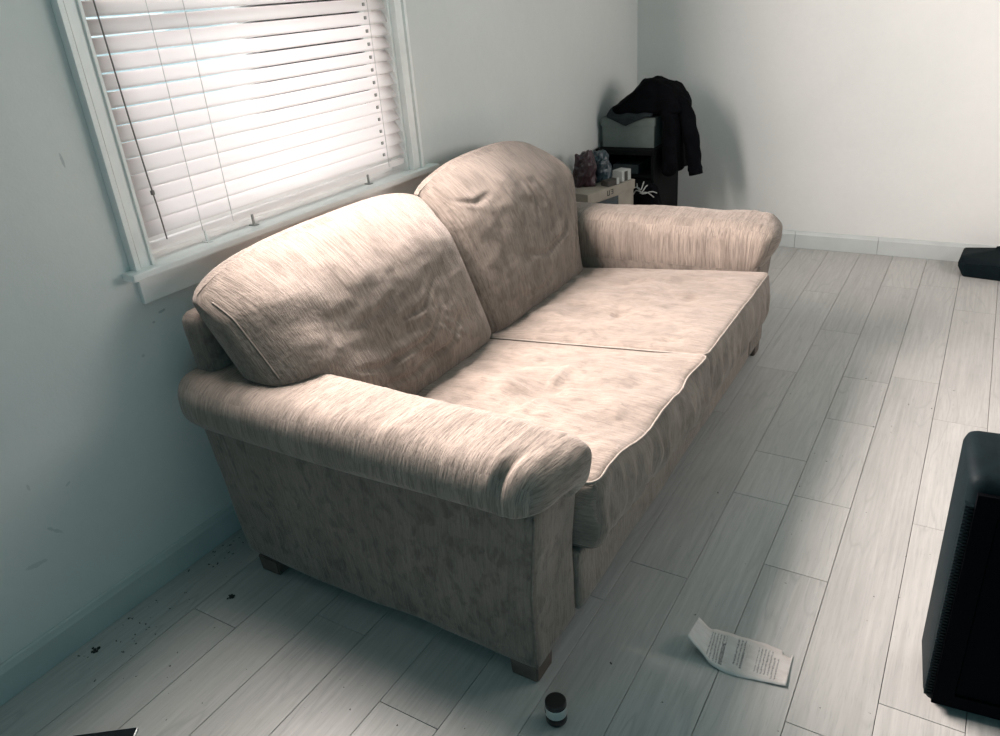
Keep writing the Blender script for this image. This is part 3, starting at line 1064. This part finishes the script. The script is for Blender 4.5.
# dark bag with pale drawstring beside the cabinet front
bag = thing('bag', 'black cloth bag with a frayed pale drawstring leaning on the black cabinet', 'bag', (0.40, 4.36, 0))
q, fs = cube_grid(24, 16, 40, 0.3)
ext = (0.11, 0.075, 0.29)
P = rounded(q, ext, 0.06)
w = P[:, 2] / ext[2]
nn = fbm(P, (9, 9, 6), 3, 41.0)
X = P[:, 0] * (1.0 - 0.35 * sstep(w, 0.2, 1.0)) + 0.012 * nn
Y = P[:, 1] * (1.0 - 0.30 * sstep(w, 0.2, 1.0)) + 0.012 * nn + 0.03 * (w + 1) / 2
Z = P[:, 2] + 0.29
soft_obj('sack', q, fs, P, np.c_[X, Y, Z], M['black_cloth'], bag)
rr = random.Random(11)
for k in range(7):
    an = [2.6, 2.1, 1.2, 0.5, -0.15, -0.35, 3.5][k]
    L = [0.06, 0.05, 0.05, 0.045, 0.10, 0.085, 0.06][k]
    c = Vector((-0.005, -0.058, 0.560))
    pts = []
    for i in range(6):
        t = i / 5
        pts.append(tuple(c + Vector((math.cos(an) * L * t, -0.014 - 0.012 * math.sin(t * 3) + 0.02 * t, math.sin(an) * L * t + 0.012 * math.sin(t * 5 + k)))))
    tube_obj('drawstring', pts, 0.0035, M['white_card'], bag, 6)

# pale carton with dark front panel between sofa and cabinet
ct = thing('carton', 'pale lidded carton with a dark front panel between the sofa arm and black cabinet', 'box', (0.3285, 4.0235, 0), R(-14.5))
CH = 0.645
box_obj('body', (-0.245, -0.208, 0.0), (0.0, 0.208, CH - 0.04), M['pale_card'], ct, 0.003)
box_obj('lid', (-0.252, -0.215, CH - 0.055), (0.006, 0.215, CH), M['pale_card'], ct, 0.004)
box_obj('front_panel', (0.0002, -0.200, 0.05), (0.004, 0.060, CH - 0.062), M['dark_panel'], ct, 0.001)
# printed marks on the lid edge and the panel
boxes_obj('lid_mark', [((0.0065, -0.045, CH - 0.040), (0.0075, -0.039, CH - 0.014)), ((0.0065, -0.028, CH - 0.040), (0.0075, -0.022, CH - 0.014)), ((0.0065, -0.045, CH - 0.044), (0.0075, -0.022, CH - 0.039)),
                       ((0.0065, -0.012, CH - 0.040), (0.0075, 0.008, CH - 0.036)), ((0.0065, -0.008, CH - 0.028), (0.0075, 0.008, CH - 0.024)), ((0.0065, -0.012, CH - 0.017), (0.0075, 0.008, CH - 0.013)), ((0.0065, 0.004, CH - 0.040), (0.0075, 0.009, CH - 0.013))], M['ink'], ct)
boxes_obj('panel_mark', [((0.0043, -0.115, 0.505), (0.0050, -0.095, 0.511)), ((0.0043, -0.115, 0.485), (0.0050, -0.108, 0.511)), ((0.0043, -0.112, 0.488), (0.0050, -0.088, 0.492))], M['white_card'], ct)

def on_carton(x, y):
    v = Matrix.Rotation(R(-14.5), 3, 'Z') @ Vector((x, y, 0))
    return (0.3285 + v.x, 4.0235 + v.y, CH + 0.0005)
# crumpled plastic bags
def crumple(name, ext, seed, mat, loc, rz, label, cat, amp=0.3):
    q, fs = cube_grid(16, 16, 14, 0.2)
    P = rounded(q, ext, min(ext) * 0.8)
    d = fbm(P, (16, 16, 16), 3, seed)
    w = P[:, 2] / ext[2]
    W = P * (1 + amp * d[:, None] - 0.22 * sstep(w, 0.1, 1.0)[:, None] * np.array([1, 1, 0]))
    W[:, 2] = np.maximum(W[:, 2], -ext[2] * 0.8) + ext[2] * 0.8
    o = soft_obj(name, q, fs, P, W, mat, None)
    for p in o.data.polygons: p.use_smooth = False
    o.location = loc
    o.rotation_euler = (0, 0, rz)
    tag(o, label, cat)
    return o
crumple('plastic_bag', (0.06, 0.058, 0.105), 51.0, M['red_bag'], on_carton(-0.150, -0.045), 0.3, 'crumpled maroon plastic bag standing on the pale carton against the wall', 'bag')
crumple('plastic_bag', (0.056, 0.060, 0.092), 57.0, M['blue_bag'], on_carton(-0.150, 0.095), 0.7, 'crumpled slate blue plastic bag lying on the pale carton', 'bag')
wb = thing('small_carton', 'small white carton with a dark band standing on the pale carton lid', 'box', on_carton(-0.045, 0.155), R(-14.5))
box_obj('body', (-0.035, -0.042, 0.0), (0.035, 0.042, 0.062), M['white_card'], wb, 0.003)
box_obj('band', (0.0352, -0.020, 0.002), (0.0362, 0.010, 0.056), M['ink'], wb)
cs = thing('cassette', 'small dark case with a pale spine on the pale carton lid', 'case', on_carton(-0.030, 0.030), R(-22))
box_obj('case', (-0.03, -0.045, 0.0), (0.03, 0.045, 0.030), M['ink'], cs, 0.002)
box_obj('spine', (0.0302, 0.020, 0.003), (0.0312, 0.040, 0.040), M['white_card'], cs)

# ------------------------------------------------------------------ loudspeaker on the right
spk = thing('loudspeaker', 'large black moulded loudspeaker with ribbed edge standing on the floor', 'speaker', (2.188, 1.648, 0), R(6))
SW, SD, SH = 0.44, 0.235, 0.665
bm = bmesh.new()
prof = [(0.000, 0.0), (0.0, SD * 0.86), (0.02, SD)]
bm_box(bm, (0.0, 0.0, 0.004), (SW, SD, SH))
bmesh.ops.bevel(bm, geom=[e for e in bm.edges], offset=0.030, segments=5, affect='EDGES', profile=0.5)
for vv in bm.verts:
    vv.co.y += 0.02 * (vv.co.z / SH)                         # leans back slightly
    if vv.co.y > SD * 0.5:
        t = max(0, 1 - vv.co.z / 0.16)
        vv.co.y -= 0.03 * t * t                               # undercut at the rear foot
link('cabinet', finish(bm, 'cabinet', True), M['black_plastic'], spk)
# front bezel and recessed grille
def lean(p): return (p[0], p[1] + 0.02 * (p[2] / SH), p[2])
def lbox(name, lo, hi, mat, bev):
    o = box_obj(name, lo, hi, mat, spk, bev)
    for vv in o.data.vertices: vv.co = Vector(lean(vv.co))
    return o
bm = bmesh.new()
for lo, hi in (((0.018, -0.012, 0.025), (0.062, 0.006, SH - 0.035)), ((SW - 0.062, -0.012, 0.025), (SW - 0.018, 0.006, SH - 0.035)),
               ((0.062, -0.012, 0.025), (SW - 0.062, 0.006, 0.062)), ((0.062, -0.012, SH - 0.085), (SW - 0.062, 0.006, SH - 0.035))):
    bm_box(bm, lo, hi)
for vv in bm.verts: vv.co = Vector(lean(vv.co))
bz = link('bezel', finish(bm, 'bezel'), M['grille'], spk)
lbox('grille', (0.064, -0.006, 0.064), (SW - 0.064, 0.004, SH - 0.087), M['grille'], 0.002)
bm = bmesh.new()
n = 62
for i in range(n):
    z = 0.04 + (SH - 0.115) * i / (n - 1)
    bm_box(bm, lean((0.0, -0.005, z)), lean((0.017, 0.016, z + 0.0050)))
rb = link('edge_ribs', finish(bm, 'edge_ribs'), M['black_plastic'], spk)
rb['kind'] = 'stuff'

# small black case by the far skirting board
bc = thing('black_case', 'small black angular case on the floor by the far skirting board', 'case', (2.225, 5.06, 0), R(-4))
verts = [(-0.110, -0.115, 0.0), (0.14, -0.130, 0.0), (0.14, 0.10, 0.0), (-0.115, 0.11, 0.0),
         (-0.148, -0.09, 0.050), (-0.148, 0.10, 0.060),
         (-0.105, -0.120, 0.062), (0.14, -0.130, 0.070), (0.075, 0.06, 0.118), (-0.140, 0.09, 0.092), (0.14, 0.02, 0.085), (-0.140, -0.06, 0.085)]
verts = [(a, b, c * 1.22) for a, b, c in verts]
bm = bmesh.new()
for vtx in verts: bm.verts.new(vtx)
res = bmesh.ops.convex_hull(bm, input=bm.verts[:])
for vv in [x for x in bm.verts if not x.link_faces]: bm.verts.remove(vv)
bmesh.ops.dissolve_limit(bm, angle_limit=R(3), verts=bm.verts[:], edges=bm.edges[:])
bmesh.ops.bevel(bm, geom=bm.edges[:], offset=0.005, segments=2, affect='EDGES')
link('shell', finish(bm, 'shell'), M['black_plastic'], bc)
tube_obj('handle', [(0.02, 0.045, 0.122), (0.025, 0.05, 0.143), (0.07, 0.055, 0.146), (0.085, 0.055, 0.128)], 0.006, M['black_plastic'], bc, 8)

# ------------------------------------------------------------------ things on the floor
jar = thing('jar', 'small black-lidded jar with a pale label on the floor by the sofa foot', 'jar', (1.402, 1.19, 0), 0)
link('glass', lathe_mesh('glass', [(0.020, 0.0), (0.026, 0.002), (0.0275, 0.006), (0.0275, 0.056), (0.025, 0.058), (0.022, 0.059)]), M['jar'], jar)
link('label_band', lathe_mesh('label_band', [(0.0277, 0.027), (0.0281, 0.028), (0.0281, 0.054), (0.0277, 0.055)]), M['white_card'], jar)
link('lid', lathe_mesh('lid', [(0.0262, 0.0565), (0.0272, 0.058), (0.0272, 0.066), (0.0258, 0.068), (0.022, 0.0675)]), M['lid'], jar)
bm = bmesh.new()
for k in range(9):
    an = R(200 + k * 4.2)
    h = [0.010, 0.006, 0.011, 0.008, 0.005, 0.010, 0.007, 0.011, 0.006][k]
    mt = Matrix.Rotation(an, 4, 'Z') @ Matrix.Translation((0.0284, 0, 0.036))
    bm_box(bm, (-0.0002, -0.0006, 0), (0.0002, 0.0006, h), mt)
link('label_print', finish(bm, 'label_print'), M['ink'], jar)

# receipt with a curled end and printed lines
def receipt_mat():
    m = NT('printed_receipt_paper')
    uv = m.n('ShaderNodeUVMap').outputs[0]
    sep = m.n('ShaderNodeSeparateXYZ')
    m.link(uv, sep.inputs[0])
    x, y = sep.outputs[0], sep.outputs[1]            # x along the strip 0..1, y across 0..1
    ln = m.math('PINGPONG', m.math('MULTIPLY', x, 62.0), 1.0)
    line = m.mapr(ln, 0.45, 0.60)
    words = m.mapr(m.noise(m.mapping(uv, (62, 38, 1)), 1.0, 2, 0.6), 0.46, 0.54)
    def band(a, b, y0, y1):
        f = m.math('MULTIPLY', m.math('GREATER_THAN', x, a), m.math('LESS_THAN', x, b))
        g = m.math('MULTIPLY', m.math('GREATER_THAN', y, y0), m.math('LESS_THAN', y, y1))
        return m.math('MULTIPLY', f, g)
    msk = band(0.20, 0.37, 0.12, 0.90)
    for a in ((0.46, 0.55, 0.25, 0.93), (0.57, 0.59, 0.45, 0.90), (0.66, 0.80, 0.18, 0.86), (0.80, 0.88, 0.10, 0.72)):
        msk = m.math('MAXIMUM', msk, band(*a))
    bold = m.math('MAXIMUM', band(0.335, 0.365, 0.12, 0.70), band(0.525, 0.545, 0.20, 0.62))
    ink = m.math('MULTIPLY', m.math('MULTIPLY', line, words), msk)
    ink = m.math('MAXIMUM', m.math('MULTIPLY', ink, 0.85), m.math('MULTIPLY', m.math('MULTIPLY', bold, m.mapr(words, 0, 1, 0.45, 1.0)), 0.8))
    st = m.noise(uv, 6, 3)
    base = m.mix(m.mapr(st, 0.4, 0.7), c4(0.64, 0.60, 0.57), c4(0.56, 0.51, 0.48))
    m.p(Base_Color=m.mix(ink, base, c4(0.05, 0.055, 0.06)), Roughness=0.75)
    return m.m
ROWS = [(0.00, (1.6172, 1.558, 0.050), (1.6233, 1.6431, 0.048)), (0.15, (1.6576, 1.5485, 0.022), (1.6560, 1.6455, 0.018)),
        (0.28, (1.6974, 1.5300, 0.005), (1.6810, 1.6575, 0.011)), (0.48, (1.7523, 1.5250, 0.002), (1.7400, 1.6660, 0.005)),
        (0.74, (1.8221, 1.5363, 0.004), (1.8130, 1.6700, 0.004)), (1.00, (1.8850, 1.5474, 0.007), (1.8784, 1.6604, 0.003))]
NU, NV = 48, 10
def row_at(a):
    for k in range(len(ROWS) - 1):
        if a <= ROWS[k + 1][0] + 1e-9:
            break
    t = (a - ROWS[k][0]) / (ROWS[k + 1][0] - ROWS[k][0])
    g = lambda i: ROWS[min(max(i, 0), len(ROWS) - 1)]
    out = []
    for e in (1, 2):
        p0, p1, p2, p3 = (Vector(g(k + d)[e]) for d in (-1, 0, 1, 2))
        out.append(0.5 * ((2 * p1) + (p2 - p0) * t + (2 * p0 - 5 * p1 + 4 * p2 - p3) * t * t + (3 * p1 - p0 - 3 * p2 + p3) * t ** 3))
    return out
verts, faces, uvs = [], [], []
for i in range(NU + 1):
    lo_, hi_ = row_at(i / NU)
    for j in range(NV + 1):
        a, b = i / NU, j / NV
        p = lo_.lerp(hi_, b)
        z = max(0.0012, p.z + 0.0008 * math.sin(a * 40 + b * 5))
        verts.append((p.x - 1.75, p.y - 1.63, z)); uvs.append((a, b))
for i in range(NU):
    for j in range(NV):
        if i >= NU - 6 and i < NU - 1 and j == NV - 1:
            continue                                       # torn bite at the edge
        a = i * (NV + 1) + j
        faces.append((a, a + NV + 1, a + NV + 2, a + 1))
me = bpy.data.meshes.new('receipt')
me.from_pydata(verts, [], faces)
ul = me.uv_layers.new(name='UVMap')
for lp in me.loops: ul.data[lp.index].uv = uvs[lp.vertex_index]
for p in me.polygons: p.use_smooth = True
rc = link('receipt', me, receipt_mat())
rc.location = (1.75, 1.63, 0)
md = rc.modifiers.new('thick', 'SOLIDIFY'); md.thickness = 0.0006; md.offset = 0
tag(rc, 'crumpled printed paper receipt with a curled end on the floor', 'receipt')

# dark phone at the lower edge of the picture
ph = thing('phone', 'black glass phone with a silver edge lying on the floor near the skirting board', 'phone', (0.395, 0.572, 0), R(36.3))
box_obj('body', (-0.085, -0.045, 0.0), (0.085, 0.045, 0.008), M['edge'], ph, 0.003)
box_obj('screen', (-0.082, -0.042, 0.0081), (0.082, 0.042, 0.0090), M['screen'], ph, 0.0003, 1)

# dirt: crumbs scattered on the boards, and the larger clumps
def clump(bm, x, y, r, rnd, n=None):
    for k in range(n or rnd.randint(3, 6)):
        a = rnd.uniform(0, 2 * PI)
        d = rnd.uniform(0, r)
        s = r * rnd.uniform(0.25, 0.6)
        mt = Matrix.Translation((x + d * math.cos(a), y + d * math.sin(a), s * 0.35)) @ Matrix.Rotation(rnd.uniform(0, 6), 4, 'Z') @ Matrix.Diagonal((s, s * rnd.uniform(.5, 1), s * 0.5, 1))
        bmesh.ops.create_icosphere(bm, subdivisions=1, radius=1.0, matrix=mt)
def clump_obj(x, y, r, label, seed):
    bm = bmesh.new()
    clump(bm, 0, 0, r, random.Random(seed), 12)
    o = link('dirt_clump', finish(bm, 'dirt_clump'), M['debris'])
    o.location = (x, y, 0.0)
    tag(o, label, 'dirt')
clump_obj(0.266, 1.122, 0.011, 'dark crumb of dirt on the floor beside the rear sofa foot', 1)
clump_obj(0.067, 0.774, 0.012, 'largest dark dirt clump at the foot of the left skirting board', 2)
bm = bmesh.new()
rd = random.Random(9)
for k in range(26):
    clump(bm, 0.04 + abs(rd.gauss(0.07, 0.06)), 0.80 + rd.gauss(0.06, 0.09), rd.uniform(0.0016, 0.0050), rd)
for k in range(20):
    clump(bm, 0.03 + abs(rd.gauss(0.04, 0.04)), 1.27 + rd.gauss(0.0, 0.06), rd.uniform(0.0018, 0.0055), rd)
for k in range(90):
    clump(bm, rd.uniform(0.03, 2.1), rd.uniform(0.5, 1.2), rd.uniform(0.0008, 0.0032), rd)
for k in range(60):
    clump(bm, rd.uniform(1.45, 2.3), rd.uniform(1.2, 3.6), rd.uniform(0.0008, 0.0034), rd)
for (x, y, r) in ((0.129, 0.995, 0.004), (0.111, 1.067, 0.004), (0.33, 0.84, 0.004), (1.45, 1.42, 0.005), (1.62, 1.36, 0.003), (1.90, 3.0, 0.004)):
    clump(bm, x, y, r, rd)
o = link('floor_debris', finish(bm, 'floor_debris'), M['debris'])
tag(o, 'fine dark crumbs scattered over the grey floorboards', 'dirt', kind='stuff')
